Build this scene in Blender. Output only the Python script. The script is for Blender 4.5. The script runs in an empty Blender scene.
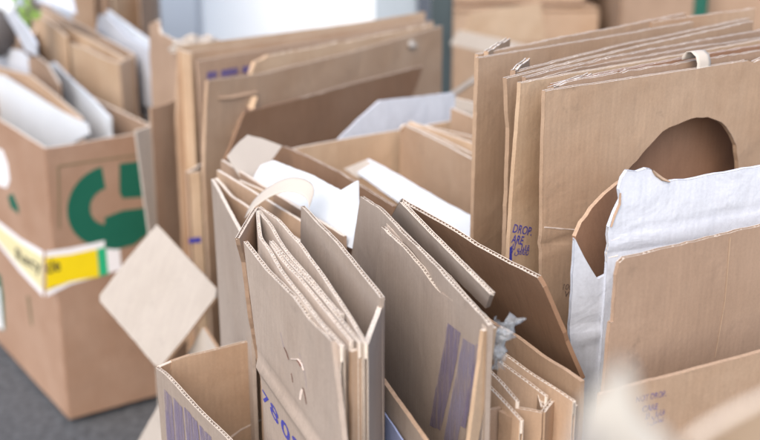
import bpy, bmesh, math, random
from mathutils import Vector, Matrix, noise
from mathutils.geometry import tessellate_polygon
random.seed(7)
sc = bpy.context.scene
COL = sc.collection

# ------------------------------------------------------------------ camera
CAMH, FPX, PITCH = 1.15, 1200.0, math.radians(18.7)
cam_d = bpy.data.cameras.new('camera'); cam = bpy.data.objects.new('camera', cam_d); COL.objects.link(cam)
cam.location = (0, 0, CAMH); cam.rotation_euler = (math.radians(90) - PITCH, 0, 0)
cam_d.sensor_width = 36; cam_d.lens = FPX / 760 * 36; cam_d.clip_start = 0.02; cam_d.clip_end = 200
cam_d.dof.use_dof = True; cam_d.dof.focus_distance = 1.11; cam_d.dof.aperture_fstop = 4.3
cam_d.dof.aperture_blades = 7
sc.camera = cam
CAM = Vector((0, 0, CAMH))
FWD = Vector((0, math.cos(PITCH), -math.sin(PITCH))); UPV = Vector((0, math.sin(PITCH), math.cos(PITCH)))
def ray(px, py): return FWD + Vector((1, 0, 0)) * ((px - 380) / FPX) + UPV * (-(py - 220) / FPX)
def TZ(px, py, z):
    r = ray(px, py); return CAM + r * ((z - CAMH) / r.z)
def TD(px, py, d): return CAM + ray(px, py) * d
def PT(a):
    return a if isinstance(a, Vector) else (TZ(*a) if len(a) == 3 else TD(a[0], a[1], a[3]))   # (x,y,z) or (x,y,None,depth)

# ------------------------------------------------------------------ materials
def nm(name):
    m = bpy.data.materials.new(name); m.use_nodes = True
    nt = m.node_tree; b = nt.nodes['Principled BSDF']; return m, nt, b
def N(nt, t, **k):
    n = nt.nodes.new(t)
    for a, v in k.items():
        if a in ('inp',):
            for i, x in v.items(): n.inputs[i].default_value = x
        else: setattr(n, a, v)
    return n
def board(name, col, var=0.10, ridge=0.08, tint=(0.9, 0.82, 0.75), rough=0.82, crease=0.38, period=0.0062):
    """corrugated board: liner colour, fibre fleck, faint flute ridges, dents"""
    m, nt, b = nm(name); L = nt.links
    tc = N(nt, 'ShaderNodeTexCoord'); oi = N(nt, 'ShaderNodeObjectInfo')
    add = N(nt, 'ShaderNodeVectorMath', operation='ADD'); L.new(tc.outputs['Object'], add.inputs[0]); 
    sc_ = N(nt, 'ShaderNodeVectorMath', operation='SCALE'); sc_.inputs[3].default_value = 7.0
    cx = N(nt, 'ShaderNodeCombineXYZ')
    for i in range(3): L.new(oi.outputs['Random'], cx.inputs[i])
    L.new(cx.outputs[0], sc_.inputs[0]); L.new(sc_.outputs[0], add.inputs[1])
    V = add.outputs[0]
    n1 = N(nt, 'ShaderNodeTexNoise', inp={'Scale': 7.0, 'Detail': 5.0, 'Roughness': 0.62}); L.new(V, n1.inputs['Vector'])
    mp = N(nt, 'ShaderNodeMapping'); mp.inputs['Scale'].default_value = (220, 220, 28); L.new(V, mp.inputs['Vector'])
    n2 = N(nt, 'ShaderNodeTexNoise', inp={'Scale': 1.0, 'Detail': 3.0}); L.new(mp.outputs[0], n2.inputs['Vector'])
    n3 = N(nt, 'ShaderNodeTexNoise', inp={'Scale': 420.0, 'Detail': 2.0}); L.new(V, n3.inputs['Vector'])
    # streaks (washboard print) along the flutes
    wv = N(nt, 'ShaderNodeTexWave', wave_type='BANDS', bands_direction='X', inp={'Scale': 1.0 / period / 3.1416 , 'Distortion': 0.6, 'Detail': 1.0, 'Detail Scale': 2.0})
    L.new(V, wv.inputs['Vector'])
    mixa = N(nt, 'ShaderNodeMix', data_type='RGBA', blend_type='MIX')
    c2 = tuple(c * t for c, t in zip(col, tint))
    mixa.inputs[6].default_value = (*c2, 1); mixa.inputs[7].default_value = (*[min(1, c * (1 + var)) for c in col], 1)
    r1 = N(nt, 'ShaderNodeMapRange', inp={1: 0.3, 2: 0.68}); L.new(n1.outputs[0], r1.inputs[0]); L.new(r1.outputs[0], mixa.inputs[0])
    hsv = N(nt, 'ShaderNodeHueSaturation'); L.new(mixa.outputs[2], hsv.inputs['Color'])
    ad = N(nt, 'ShaderNodeMath', operation='ADD'); L.new(n2.outputs[0], ad.inputs[0]); L.new(n3.outputs[0], ad.inputs[1])
    ad2 = N(nt, 'ShaderNodeMath', operation='MULTIPLY_ADD'); L.new(wv.outputs[1], ad2.inputs[0]); ad2.inputs[1].default_value = 0.07; L.new(ad.outputs[0], ad2.inputs[2])
    r2 = N(nt, 'ShaderNodeMapRange', inp={1: 0.65, 2: 1.55, 3: 0.90, 4: 1.08}); L.new(ad2.outputs[0], r2.inputs[0])
    ov = N(nt, 'ShaderNodeMath', operation='MULTIPLY_ADD'); L.new(oi.outputs['Random'], ov.inputs[0]); ov.inputs[1].default_value = 0.20; ov.inputs[2].default_value = 0.88
    mu = N(nt, 'ShaderNodeMath', operation='MULTIPLY'); L.new(r2.outputs[0], mu.inputs[0]); L.new(ov.outputs[0], mu.inputs[1])
    L.new(mu.outputs[0], hsv.inputs['Value'])
    # scattered small scuffs
    vo = N(nt, 'ShaderNodeTexNoise', inp={'Scale': 34.0, 'Detail': 6.0, 'Roughness': 0.7}); L.new(V, vo.inputs['Vector'])
    r3 = N(nt, 'ShaderNodeMapRange', inp={1: 0.62, 2: 0.72, 3: 0.0, 4: 0.40}); L.new(vo.outputs[0], r3.inputs[0])
    mixb = N(nt, 'ShaderNodeMix', data_type='RGBA'); L.new(r3.outputs[0], mixb.inputs[0]); L.new(hsv.outputs[0], mixb.inputs[6])
    mixb.inputs[7].default_value = (*[c * 0.55 for c in col], 1)
    L.new(mixb.outputs[2], b.inputs['Base Color'])
    b.inputs['Roughness'].default_value = rough
    b.inputs['Specular IOR Level'].default_value = 0.35
    # bump
    b1 = N(nt, 'ShaderNodeBump', inp={'Strength': ridge, 'Distance': 0.0006}); L.new(wv.outputs[1], b1.inputs['Height'])
    nd = N(nt, 'ShaderNodeTexNoise', inp={'Scale': 16.0, 'Detail': 4.0, 'Roughness': 0.5, 'Distortion': 0.6}); L.new(V, nd.inputs['Vector'])
    b2 = N(nt, 'ShaderNodeBump', inp={'Strength': crease, 'Distance': 0.006}); L.new(nd.outputs[0], b2.inputs['Height']); L.new(b1.outputs[0], b2.inputs['Normal'])
    L.new(b2.outputs[0], b.inputs['Normal'])
    return m
def plain(name, col, rough=0.8, var=0.08, scale=30, bump=0.15, bd=0.002, **k):
    m, nt, b = nm(name); L = nt.links
    tc = N(nt, 'ShaderNodeTexCoord'); n = N(nt, 'ShaderNodeTexNoise', inp={'Scale': scale, 'Detail': 5.0}); L.new(tc.outputs['Object'], n.inputs['Vector'])
    mx = N(nt, 'ShaderNodeMix', data_type='RGBA'); L.new(n.outputs[0], mx.inputs[0])
    mx.inputs[6].default_value = (*[c * (1 - var * 2) for c in col], 1); mx.inputs[7].default_value = (*[min(1, c * (1 + var * 2)) for c in col], 1)
    L.new(mx.outputs[2], b.inputs['Base Color']); b.inputs['Roughness'].default_value = rough
    bp = N(nt, 'ShaderNodeBump', inp={'Strength': bump, 'Distance': bd}); L.new(n.outputs[0], bp.inputs['Height']); L.new(bp.outputs[0], b.inputs['Normal'])
    for a, v in k.items(): b.inputs[a.replace('_', ' ')].default_value = v
    return m
def ink(name, col, wear=0.5, streak=False):
    """printed ink, worn through to the board in specks"""
    m, nt, b = nm(name); L = nt.links
    tc = N(nt, 'ShaderNodeTexCoord')
    mp = N(nt, 'ShaderNodeMapping'); mp.inputs['Scale'].default_value = (260, 260, 30) if streak else (300, 300, 300); L.new(tc.outputs['Object'], mp.inputs['Vector'])
    n = N(nt, 'ShaderNodeTexNoise', inp={'Scale': 1.0, 'Detail': 4.0}); L.new(mp.outputs[0], n.inputs['Vector'])
    n2 = N(nt, 'ShaderNodeTexNoise', inp={'Scale': 25.0, 'Detail': 3.0}); L.new(tc.outputs['Object'], n2.inputs['Vector'])
    ad = N(nt, 'ShaderNodeMath', operation='MULTIPLY_ADD'); L.new(n2.outputs[0], ad.inputs[0]); ad.inputs[1].default_value = 0.6; L.new(n.outputs[0], ad.inputs[2])
    r = N(nt, 'ShaderNodeMapRange', inp={1: 0.55, 2: 1.0, 3: 1.0, 4: 1.0 - wear}); L.new(ad.outputs[0], r.inputs[0])
    if streak: r.inputs[3].default_value = 0.66; r.inputs[4].default_value = 0.1
    b.inputs['Base Color'].default_value = (*col, 1); b.inputs['Roughness'].default_value = 0.75
    L.new(r.outputs[0], b.inputs['Alpha'])
    return m

KRAFT = (0.425, 0.308, 0.22)
M = {}
M['kraft'] = board('kraft_board', KRAFT)
M['grey'] = board('greyed_kraft_board', (0.35, 0.292, 0.25), tint=(0.94, 0.9, 0.87), ridge=0.09, crease=0.35)
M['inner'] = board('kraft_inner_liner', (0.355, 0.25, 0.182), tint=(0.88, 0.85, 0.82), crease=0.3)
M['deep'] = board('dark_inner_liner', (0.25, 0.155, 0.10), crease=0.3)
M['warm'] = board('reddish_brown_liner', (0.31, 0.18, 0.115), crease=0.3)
M['pink'] = board('rosy_kraft_board', (0.445, 0.31, 0.22))
M['tan'] = board('pale_tan_board', (0.50, 0.375, 0.265))
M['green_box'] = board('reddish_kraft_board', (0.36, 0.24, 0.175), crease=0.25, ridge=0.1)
M['cream'] = board('cream_board', (0.42, 0.38, 0.345), tint=(0.96, 0.95, 0.93), crease=0.25, ridge=0.1)
M['white'] = board('white_coated_board', (0.60, 0.64, 0.72), tint=(0.97, 0.97, 0.98), var=0.02, ridge=0.06, crease=0.65, rough=0.6)
M['paper'] = plain('white_paper', (0.62, 0.67, 0.73), var=0.03, bump=0.4, bd=0.006, scale=14, rough=0.7)
M['paper_cream'] = plain('cream_paper', (0.50, 0.45, 0.40), var=0.03, bump=0.3, bd=0.004, scale=20, rough=0.7)
M['pale'] = plain('pale_coated_board', (0.55, 0.53, 0.49), var=0.04)
M['blue_sheet'] = plain('bluish_plastic_sheet', (0.42, 0.50, 0.80), var=0.05, rough=0.45)
M['edge'] = plain('cut_board_edge', (0.64, 0.56, 0.48), var=0.25, scale=500, bump=0.5, bd=0.0005)
M['bright_edge'] = plain('fresh_cut_board_edge', (0.84, 0.79, 0.73), var=0.25, scale=500, bump=0.5, bd=0.0005)
M['kedge'] = plain('kraft_board_edge', (0.42, 0.29, 0.20), var=0.15, scale=300)
M['flute'] = plain('flute_paper', (0.76, 0.69, 0.62), var=0.15, scale=300)
M['blue_ink'] = ink('blue_ink', (0.045, 0.05, 0.40), 0.45)
M['purple_ink'] = ink('purple_ink', (0.15, 0.12, 0.31), 0.75)
M['stripe_ink'] = ink('worn_purple_stripe_ink', (0.235, 0.20, 0.31), 0.95, True)
M['lilac_ink'] = ink('pale_lilac_ink', (0.30, 0.27, 0.37), 1.0, True)
M['grey_ink'] = ink('grey_ink', (0.12, 0.09, 0.09), 0.7)
M['green_ink'] = ink('green_ink', (0.0, 0.105, 0.065), 0.08)
M['line_ink'] = ink('thin_dull_line_ink', (0.20, 0.16, 0.09), 0.4)
M['tape_white'] = plain('white_label_film', (0.82, 0.82, 0.86), rough=0.4, var=0.02)
M['tape_yellow'] = plain('yellow_label_film', (0.80, 0.62, 0.01), rough=0.4, var=0.03)
M['tape_pale'] = plain('pale_yellow_label_film', (0.74, 0.68, 0.40), rough=0.4, var=0.03)
M['tape_green'] = plain('green_label_film', (0.02, 0.42, 0.20), rough=0.4, var=0.03)
M['black_ink'] = ink('black_ink', (0.03, 0.03, 0.03), 0.2)
M['torn'] = plain('torn_pale_fibre', (0.66, 0.56, 0.50), var=0.2, scale=200)
M['slit'] = plain('brown_torn_slit', (0.12, 0.05, 0.035), var=0.2, scale=200)
M['asphalt'] = plain('asphalt', (0.075, 0.08, 0.09), var=0.45, scale=60, bump=0.8, bd=0.004, rough=0.9)
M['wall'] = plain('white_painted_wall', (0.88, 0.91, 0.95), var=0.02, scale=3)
wb = M['wall'].node_tree.nodes['Principled BSDF']; wb.inputs['Emission Color'].default_value = (0.86, 0.93, 1.0, 1); wb.inputs['Emission Strength'].default_value = 0.16  # glow added to lift the wall towards white, no light source there
M['post'] = plain('dark_teal_paint', (0.05, 0.07, 0.078), rough=0.4, var=0.05)
M['paleframe'] = plain('pale_blue_grey_paint', (0.42, 0.50, 0.58), rough=0.4, var=0.03)
M['blueglass'] = plain('blue_grey_panel', (0.30, 0.36, 0.45), rough=0.3, var=0.1, scale=2)
M['strap'] = plain('dark_green_paint', (0.01, 0.10, 0.07), rough=0.4)
M['darkthing'] = plain('dark_grey_rubber', (0.11, 0.10, 0.10), rough=0.5)
M['leaf'] = plain('fresh_green_leaf', (0.18, 0.30, 0.06), rough=0.5)
m, nt, b = nm('clear_crumpled_film'); b.inputs['Base Color'].default_value = (0.5, 0.55, 0.6, 1); b.inputs['Roughness'].default_value = 0.12
b.inputs['Alpha'].default_value = 0.34; b.inputs['Specular IOR Level'].default_value = 0.9; M['film'] = m

# ------------------------------------------------------------------ object helpers
def thing(name, label, cat, at, group=None):
    p = PT(at).copy(); p.z = 0
    o = bpy.data.objects.new(name, None); COL.objects.link(o); o.location = p; o.empty_display_size = 0.05
    o['label'] = label; o['category'] = cat
    if group: o['group'] = group
    return o
def tag(o, label, cat, group=None, kind=None):
    if label: o['label'] = label
    if cat: o['category'] = cat
    if group: o['group'] = group
    if kind: o['kind'] = kind
    return o
def link(name, bm, mats, parent=None, mw=None, smooth=False):
    me = bpy.data.meshes.new(name)
    bmesh.ops.recalc_face_normals(bm, faces=bm.faces[:])
    bm.to_mesh(me); bm.free()
    for x in (mats if isinstance(mats, (list, tuple)) else [mats]): me.materials.append(M[x])
    if smooth:
        for f in me.polygons: f.use_smooth = True
    o = bpy.data.objects.new(name, me); COL.objects.link(o)
    mw = mw or Matrix.Identity(4)
    if parent:
        o.parent = parent
        pm = parent.get('_mw')
        base = Matrix.Translation(parent.location) if parent.parent is None and parent.type == 'EMPTY' else FR[parent.name]
        o.matrix_local = base.inverted() @ mw
    else: o.matrix_local = mw
    FR[o.name] = mw
    return o
FR = {}

class Panel: pass
def plane(a, b, lean=0.0, c=None):
    A, B = PT(a), PT(b)
    X = (B - A).normalized()
    if c is not None:
        D = (PT(c) - A)
    else:
        nh = Vector((X.y, -X.x, 0)).normalized()
        if nh.y > 0 and abs(nh.y) > 0.2: nh = -nh
        D = Vector((0, 0, -1)) * math.cos(math.radians(lean)) + nh * math.sin(math.radians(lean))
    Z = -(D - X * D.dot(X)).normalized()
    if c is not None and Z.z < 0: Z = -Z
    Y = Z.cross(X)
    if Y.dot(A - CAM) < 0: X, Y = -X, -Y     # Y always points away from the camera
    mw = Matrix((X, Y, Z)).transposed().to_4x4(); mw.translation = A
    return mw
def hit(mw, px, py):
    inv = mw.inverted(); o = inv @ CAM; r = inv.to_3x3() @ ray(px, py)
    t = -o.y / r.y; h = o + r * t
    if t < 0 or t > 12: raise ValueError('ray misses plane %s %s' % (px, py))
    return (h.x, h.z)
def slab(bm, pts, y0, y1, disp, mi_front=0, mi_back=1, mi_edge=2, grid=0.03):
    t = bmesh.new()
    vs = [t.verts.new((p[0], 0, p[1])) for p in pts]
    tris = tessellate_polygon([[Vector((p[0], p[1], 0)) for p in pts]])
    for tr in tris:
        try: t.faces.new([vs[i] for i in tr])
        except ValueError: pass
    xs = [p[0] for p in pts]; zs = [p[1] for p in pts]
    for ax, lo, hi in ((0, min(xs), max(xs)), (2, min(zs), max(zs))):
        g = math.ceil(lo / grid) * grid
        while g < hi:
            co = Vector((0, 0, 0)); co[ax] = g; no = Vector((0, 0, 0)); no[ax] = 1
            bmesh.ops.bisect_plane(t, geom=t.verts[:] + t.edges[:] + t.faces[:], plane_co=co, plane_no=no, dist=1e-6)
            g += grid
    t.verts.ensure_lookup_table(); t.verts.index_update()
    f = [bm.verts.new((v.co.x, disp(v.co.x, v.co.z) + y0, v.co.z)) for v in t.verts]
    k = [bm.verts.new((v.co.x, disp(v.co.x, v.co.z) + y1, v.co.z)) for v in t.verts]
    for fa in t.faces:
        i = [v.index for v in fa.verts]
        up = fa.normal.y
        q = bm.faces.new([f[j] for j in i]); q.material_index = mi_front; q.smooth = True
        q = bm.faces.new([k[j] for j in reversed(i)]); q.material_index = mi_back; q.smooth = True
    for e in t.edges:
        if len(e.link_faces) == 1:
            a, b_ = e.verts[0].index, e.verts[1].index
            q = bm.faces.new([bm.verts.new(w_.co) for w_ in (f[a], f[b_], k[b_], k[a])])
            dv = e.verts[0].co - e.verts[1].co; q.material_index = mi_front if abs(dv.z) > 2.2 * abs(dv.x) else mi_edge
    t.free()
def inpoly(p, P):
    c = False; j = len(P) - 1
    for i in range(len(P)):
        if (P[i][1] > p.y) != (P[j][1] > p.y) and p.x < (P[j][0] - P[i][0]) * (p.y - P[i][1]) / (P[j][1] - P[i][1]) + P[i][0]: c = not c
        j = i
    return c
def make_panel(name, parent, mw, pts, t=0.004, mats=('kraft', 'inner', 'edge'), flute=None, jit=0.0005, step=0.008,
               warp=0.0016, bend=0.0, rough=None, grid=0.03, seed=None, period=0.0054, crease=None):
    """pts: outline in plane coordinates (x, z). flute: set of outline edge numbers that show the open flutes"""
    sd = seed if seed is not None else random.random() * 100
    xs = [p[0] for p in pts]; zs = [p[1] for p in pts]; cx = (min(xs) + max(xs)) / 2; zt = max(zs)
    W_ = max(0.05, (max(xs) - min(xs)) / 2)
    def disp(x, z):
        v = noise.noise(Vector((x * 5 + sd, z * 5, sd))) * warp + noise.noise(Vector((x * 17 + sd, z * 13, sd + 9))) * warp * 0.12
        v += bend * (1 - ((x - cx) / W_) ** 2)
        if crease:
            for (za, sl, amp, w) in crease:      # a pressed fold line: height z at x=0, slope
                d_ = z - (za + sl * x); v += amp * math.exp(-(d_ / w) ** 2)
        return v
    fine, eid = [], []
    n = len(pts)
    for i in range(n):
        p, q = Vector(pts[i]), Vector(pts[(i + 1) % n]); L_ = (q - p).length; k = max(1, int(L_ / step))
        if L_ < 1e-6: continue
        nr = Vector((-(q - p).y, (q - p).x)).normalized()
        j = rough.get(i, jit) if rough else jit
        for s in range(k):
            u = s / k; c_ = p.lerp(q, u)
            if s: c_ = c_ + nr * (noise.noise(Vector((c_.x * 60 + sd, c_.y * 60, 3.3 + i))) * 1.1 * j + random.uniform(-.5, .5) * j)
            fine.append((c_.x, c_.y)); eid.append(i)
    area = sum(fine[i][0] * fine[(i + 1) % len(fine)][1] - fine[(i + 1) % len(fine)][0] * fine[i][1] for i in range(len(fine)))
    ccw = area > 0
    bm = bmesh.new()
    if flute:
        tl = t * 0.17
        slab(bm, fine, -t / 2, -t / 2 + tl, disp, 0, 1, 2, grid); slab(bm, fine, t / 2 - tl, t / 2, disp, 0, 1, 2, grid)
        A_ = (t / 2 - tl) * 0.93; s_acc = 0.0; th = 0.00028
        m_ = len(fine)
        for i in range(m_):
            p, q = Vector(fine[i]), Vector(fine[(i + 1) % m_]); L_ = (q - p).length
            if L_ < 1e-7: continue
            d_ = (q - p) / L_; inn = Vector((-d_.y, d_.x)) * (1 if ccw else -1)
            if eid[i] in flute:
                k = max(2, int(L_ / period * 7)); prev = None
                for s in range(k + 1):
                    u = s / k; c_ = p + (q - p) * u; ph = 2 * math.pi * (s_acc + L_ * u) / period
                    nz = noise.noise(Vector((c_.x * 90, c_.y * 90, sd)))
                    y = A_ * math.sin(ph + nz * 1.4); dp = 0.0008 + 0.0009 * (nz + 0.4)
                    sl = A_ * math.cos(ph) * 2 * math.pi / period
                    no = Vector((-sl, 1)).normalized()
                    rows = []
                    for sg in (-1, 1):
                        yy = y + no.y * th * sg; c2 = c_ + d_ * (no.x * th * sg)
                        o1 = c2 + inn * dp; o2 = c2 + inn * (0.011 if inpoly(c_ + inn * 0.0115, pts) else 0.0016); dd = disp(c_.x, c_.y)
                        rows += [bm.verts.new((o1.x, yy + dd, o1.y)), bm.verts.new((o2.x, yy + dd, o2.y))]
                    if prev:
                        for a_, b_ in ((0, 1), (3, 2), (2, 0)):
                            f_ = bm.faces.new([prev[a_], prev[b_], rows[b_], rows[a_]]); f_.material_index = 3
                    prev = rows
            else:                                # closed folded or pressed edge
                dd0, dd1 = disp(*p), disp(*q); p2, q2 = p - inn * 0.0003, q - inn * 0.0003
                v_ = [bm.verts.new((p2.x, -t / 2 + dd0, p2.y)), bm.verts.new((q2.x, -t / 2 + dd1, q2.y)),
                      bm.verts.new((q2.x, t / 2 + dd1, q2.y)), bm.verts.new((p2.x, t / 2 + dd0, p2.y))]
                f_ = bm.faces.new(v_); f_.material_index = 0
            s_acc += L_
    else:
        slab(bm, fine, -t / 2, t / 2, disp, 0, 1, 2, grid)
    o = link(name, bm, [mats[0], mats[1], mats[2], 'flute'], parent, mw)
    P_ = Panel(); P_.o = o; P_.mw = mw; P_.disp = disp; P_.t = t
    return P_
def panel(name, parent, a, b, outline=None, lean=0.0, c=None, h=None, drop=True, zmin=0.015, **kw):
    """a, b: two ends of the top edge. outline: picture points cut out of that plane (left low ... top ... right low);
    the two loose ends run down to the ground."""
    mw = plane(a, b, lean, c)
    inv = mw.inverted()
    if outline is None:
        A2, B2 = inv @ PT(a), inv @ PT(b); pts = [(A2.x, A2.z), (B2.x, B2.z)]
        if pts[0][0] > pts[1][0]: pts.reverse()
    else: pts = [hit(mw, *p) for p in outline]
    if drop:
        Zc = mw.to_3x3().col[2]; zl = lambda x: (zmin - mw.translation.z - mw.to_3x3().col[0].z * x) / Zc.z
        if h is not None: lo = [(pts[-1][0], pts[-1][1] - h), (pts[0][0], pts[0][1] - h)]
        else: lo = [(pts[-1][0], zl(pts[-1][0])), (pts[0][0], zl(pts[0][0]))]
        pts = pts + lo
    return make_panel(name, parent, mw, pts, **kw)
def decal(name, P_, pts_px, mat, side=-1, off=0.0004, th=0.0003, jit=0.0, uv=False, parent=True):
    off = off * .6; th = .00015
    """a printed patch or label lying on a panel, following its surface"""
    pts = pts_px if uv else [hit(P_.mw, *p) for p in pts_px]
    base = side * (P_.t / 2 + off)
    fine = []
    n = len(pts)
    for i in range(n):
        p, q = Vector(pts[i]), Vector(pts[(i + 1) % n]); k = max(1, int((q - p).length / 0.006))
        nr = Vector((-(q - p).y, (q - p).x)).normalized() if (q - p).length > 1e-7 else Vector((0, 0))
        for s in range(k):
            c_ = p.lerp(q, s / k)
            if jit: c_ = c_ + nr * random.uniform(-jit, jit)
            fine.append((c_.x, c_.y))
    bm = bmesh.new(); slab(bm, fine, base, base + side * th, P_.disp, 0, 0, 0, 0.02)
    return link(name, bm, mat, P_.o if parent and P_.o.parent is None else (P_.o if P_.o.parent and P_.o.parent.type == 'EMPTY' else P_.o.parent), P_.mw)
_txt = {}
def text_mesh(s):
    cu = bpy.data.curves.new('lettering', 'FONT'); cu.body = s; cu.size = 1.0; cu.resolution_u = 3; cu.offset = 0.018
    o = bpy.data.objects.new('lettering', cu); COL.objects.link(o)
    dg = bpy.context.evaluated_depsgraph_get(); dg.update()
    me = bpy.data.meshes.new_from_object(o.evaluated_get(dg))
    bpy.data.objects.remove(o); bpy.data.curves.remove(cu)
    return me
def text(P_, s, p0, p1, height, mat, name='printed_text', side=-1, fit=True, shear=0.0, bold=0.0, off=0.0004):
    """lettering from picture point p0 (baseline start) to p1 (baseline end); height in metres"""
    a, b_ = Vector(hit(P_.mw, *p0)), Vector(hit(P_.mw, *p1)); d_ = b_ - a; L_ = d_.length; d_.normalize(); up = Vector((-d_.y, d_.x))
    me = text_mesh(s); xs = [v.co.x for v in me.vertices]; ys = [v.co.y for v in me.vertices]
    if not xs: return None
    x0, x1, y1 = min(xs), max(xs), max(ys); y0 = min(0, min(ys))
    sx = L_ / (x1 - x0); sy = height / max(0.3, y1)
    base = side * (P_.t / 2 + off)
    for v in me.vertices:
        q = a + d_ * ((v.co.x - x0) * sx) + up * (v.co.y * sy) + d_ * (v.co.y * sy * shear)
        v.co = Vector((q.x, P_.disp(q.x, q.y) + base, q.y))
    me.materials.clear(); me.materials.append(M[mat])
    o = bpy.data.objects.new(name, me); COL.objects.link(o); o.parent = P_.o; o.matrix_local = Matrix.Identity(4); FR[o.name] = P_.mw
    return o

#SCENE
GF = 'flattened cartons stacked upright'
# ================================================================== setting
bm = bmesh.new(); bmesh.ops.create_grid(bm, x_segments=8, y_segments=8, size=60)
for v in bm.verts: v.co.y += 20
tag(link('ground', bm, 'asphalt'), 'grey asphalt under the cartons', None, kind='structure')
def box_mesh(bm, x0, x1, y0, y1, z0, z1, bev=0.004):
    r = bmesh.ops.create_cube(bm, size=1)
    for v in r['verts']:
        v.co = Vector(((x0 + x1) / 2 + v.co.x * (x1 - x0), (y0 + y1) / 2 + v.co.y * (y1 - y0), (z0 + z1) / 2 + v.co.z * (z1 - z0)))
    if bev:
        es = list({e for v in r['verts'] for e in v.link_edges})
        bmesh.ops.bevel(bm, geom=es, offset=bev, segments=2, affect='EDGES')
# wall behind everything, brightened by emission added to its material
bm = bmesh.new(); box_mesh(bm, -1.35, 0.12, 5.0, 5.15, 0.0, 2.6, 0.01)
tag(link('brightened_wall', bm, 'wall'), 'bright white wall with added glow behind the far stacked cartons', 'window')
bm = bmesh.new(); box_mesh(bm, -0.02, 0.13, 4.2, 4.3, 0.0, 2.4, 0.008)
tag(link('door_frame', bm, 'paleframe'), 'pale blue grey door frame beside the bright wall', 'door frame')
p = TD(441, 40, 3.1)
bm = bmesh.new(); box_mesh(bm, p.x - .028, p.x + .028, p.y - .03, p.y + .03, 0.0, 2.4, 0.006)
tag(link('metal_post', bm, 'post'), 'dark teal upright post behind the brown cartons', 'post')
bm = bmesh.new(); box_mesh(bm, -2.05, -0.66, 4.4, 4.5, 0.0, 2.4, 0.01)
tag(link('blue_panel', bm, 'blueglass'), 'blue grey panel standing left of the bright wall', 'panel')

def closed_carton(name, label, cat, group, x0, x1, y0, y1, h, mat='kraft', rot=0.0, z0=0.0):
    cx, cy = (x0 + x1) / 2, (y0 + y1) / 2
    o = bpy.data.objects.new(name, None); COL.objects.link(o); o.location = (cx, cy, z0); tag(o, label, cat, group)
    R = Matrix.Translation((cx, cy, z0)) @ Matrix.Rotation(rot, 4, 'Z')
    w, d = (x1 - x0) / 2, (y1 - y0) / 2
    bm = bmesh.new(); box_mesh(bm, -w, w, -d, d, 0, h - 0.006, 0.006); link('body', bm, mat, o, R)
    for s in (-1, 1):
        bm = bmesh.new(); box_mesh(bm, -w, w, (0.003 if s > 0 else -d), (d if s > 0 else -0.003), h - 0.005, h, 0.0015); link('top_flap', bm, mat, o, R)
    bm = bmesh.new(); box_mesh(bm, -w - .0005, w + .0005, -0.03, 0.03, h + 0.0005, h + 0.0012, 0)
    link('tape', bm, 'tan', o, R)
    return o
GB = 'closed cartons far behind'
closed_carton('closed_carton', 'big blurred brown carton standing right beside the teal post', 'carton', GB, 0.20, 0.62, 3.45, 3.95, 0.62, 'kraft', 0.05)
closed_carton('closed_carton', 'blurred brown carton on top of the big one beside the teal post', 'carton', GB, 0.17, 0.60, 3.5, 3.95, 0.4, 'inner', -0.03, 0.625)
closed_carton('closed_carton', 'blurred dark carton between the post carton and the green strap', 'carton', GB, 0.66, 0.87, 3.4, 3.9, 0.85, 'inner', 0.08)
closed_carton('closed_carton', 'blurred tan carton farthest right behind the big upright stack', 'carton', GB, 0.96, 1.65, 3.5, 4.0, 0.9, 'inner', -0.04)
bm = bmesh.new(); box_mesh(bm, 0.885, 0.93, 3.42, 3.46, 0, 1.7, 0.004)
tag(link('green_post', bm, 'strap'), 'thin dark green post between two blurred cartons', 'post')
# white sheet leaning on the far cartons
t = thing('leaning_board', 'pale blurred board leaning on the brown carton beside the teal post', 'board', (500, 60, None, 3.0))
panel('sheet', t, (462, 20, None, 3.05), (545, -12, None, 3.15), t=0.004, mats=('tan', 'paper', 'kedge'),
      outline=[(462, 34), (470, 12), (540, 2), (545, 40), (520, 42)], drop=False)
panel('backing_sheet', t, (440, 36, None, 3.0), (540, 56, None, 3.0), mats=('cream', 'cream', 'edge'),
      outline=[(450, 44), (458, 30), (505, 40), (548, 52), (548, 60), (500, 56)], drop=False)

# ================================================================== right-hand stack of flattened cartons
ZR = 0.91
def stack_thing(label, at): return thing('flattened_carton', label, 'flattened carton', at, GF)
# L1
t = stack_thing('rearmost upright flattened carton of the right stack, its top edge highest', (476, 55, ZR))
panel('back_panel', t, (476, 54, ZR), (690, 12.5, ZR), outline=[(477, 54), (560, 37), (620, 26.5), (684, 13)], flute={0, 1, 2}, mats=('kraft', 'kraft', 'bright_edge'), t=.005, period=.0064)
panel('side_panel', t, (645, 21, ZR), (756, 8, ZR), outline=[(650, 22), (684, 17), (754, 8)], flute={0, 1}, mats=('kraft', 'kraft', 'bright_edge'), t=.005, period=.0064, jit=0.0008)
panel('front_panel', t, (477, 58, ZR), (760, 10, ZR), outline=[(475, 120), (477, 57.5), (560, 44.5), (620, 34.2), (692, 21.5)], flute={1, 2, 3}, mats=('kraft', 'inner', 'bright_edge'), t=.005, period=.0064)
panel('torn_flap', t, (486, 51, ZR + .003), (508, 38, ZR + .004), h=0.2, flute={0}, mats=('kraft', 'kraft', 'bright_edge'), t=.005, period=.0064, jit=0.001)
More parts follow.
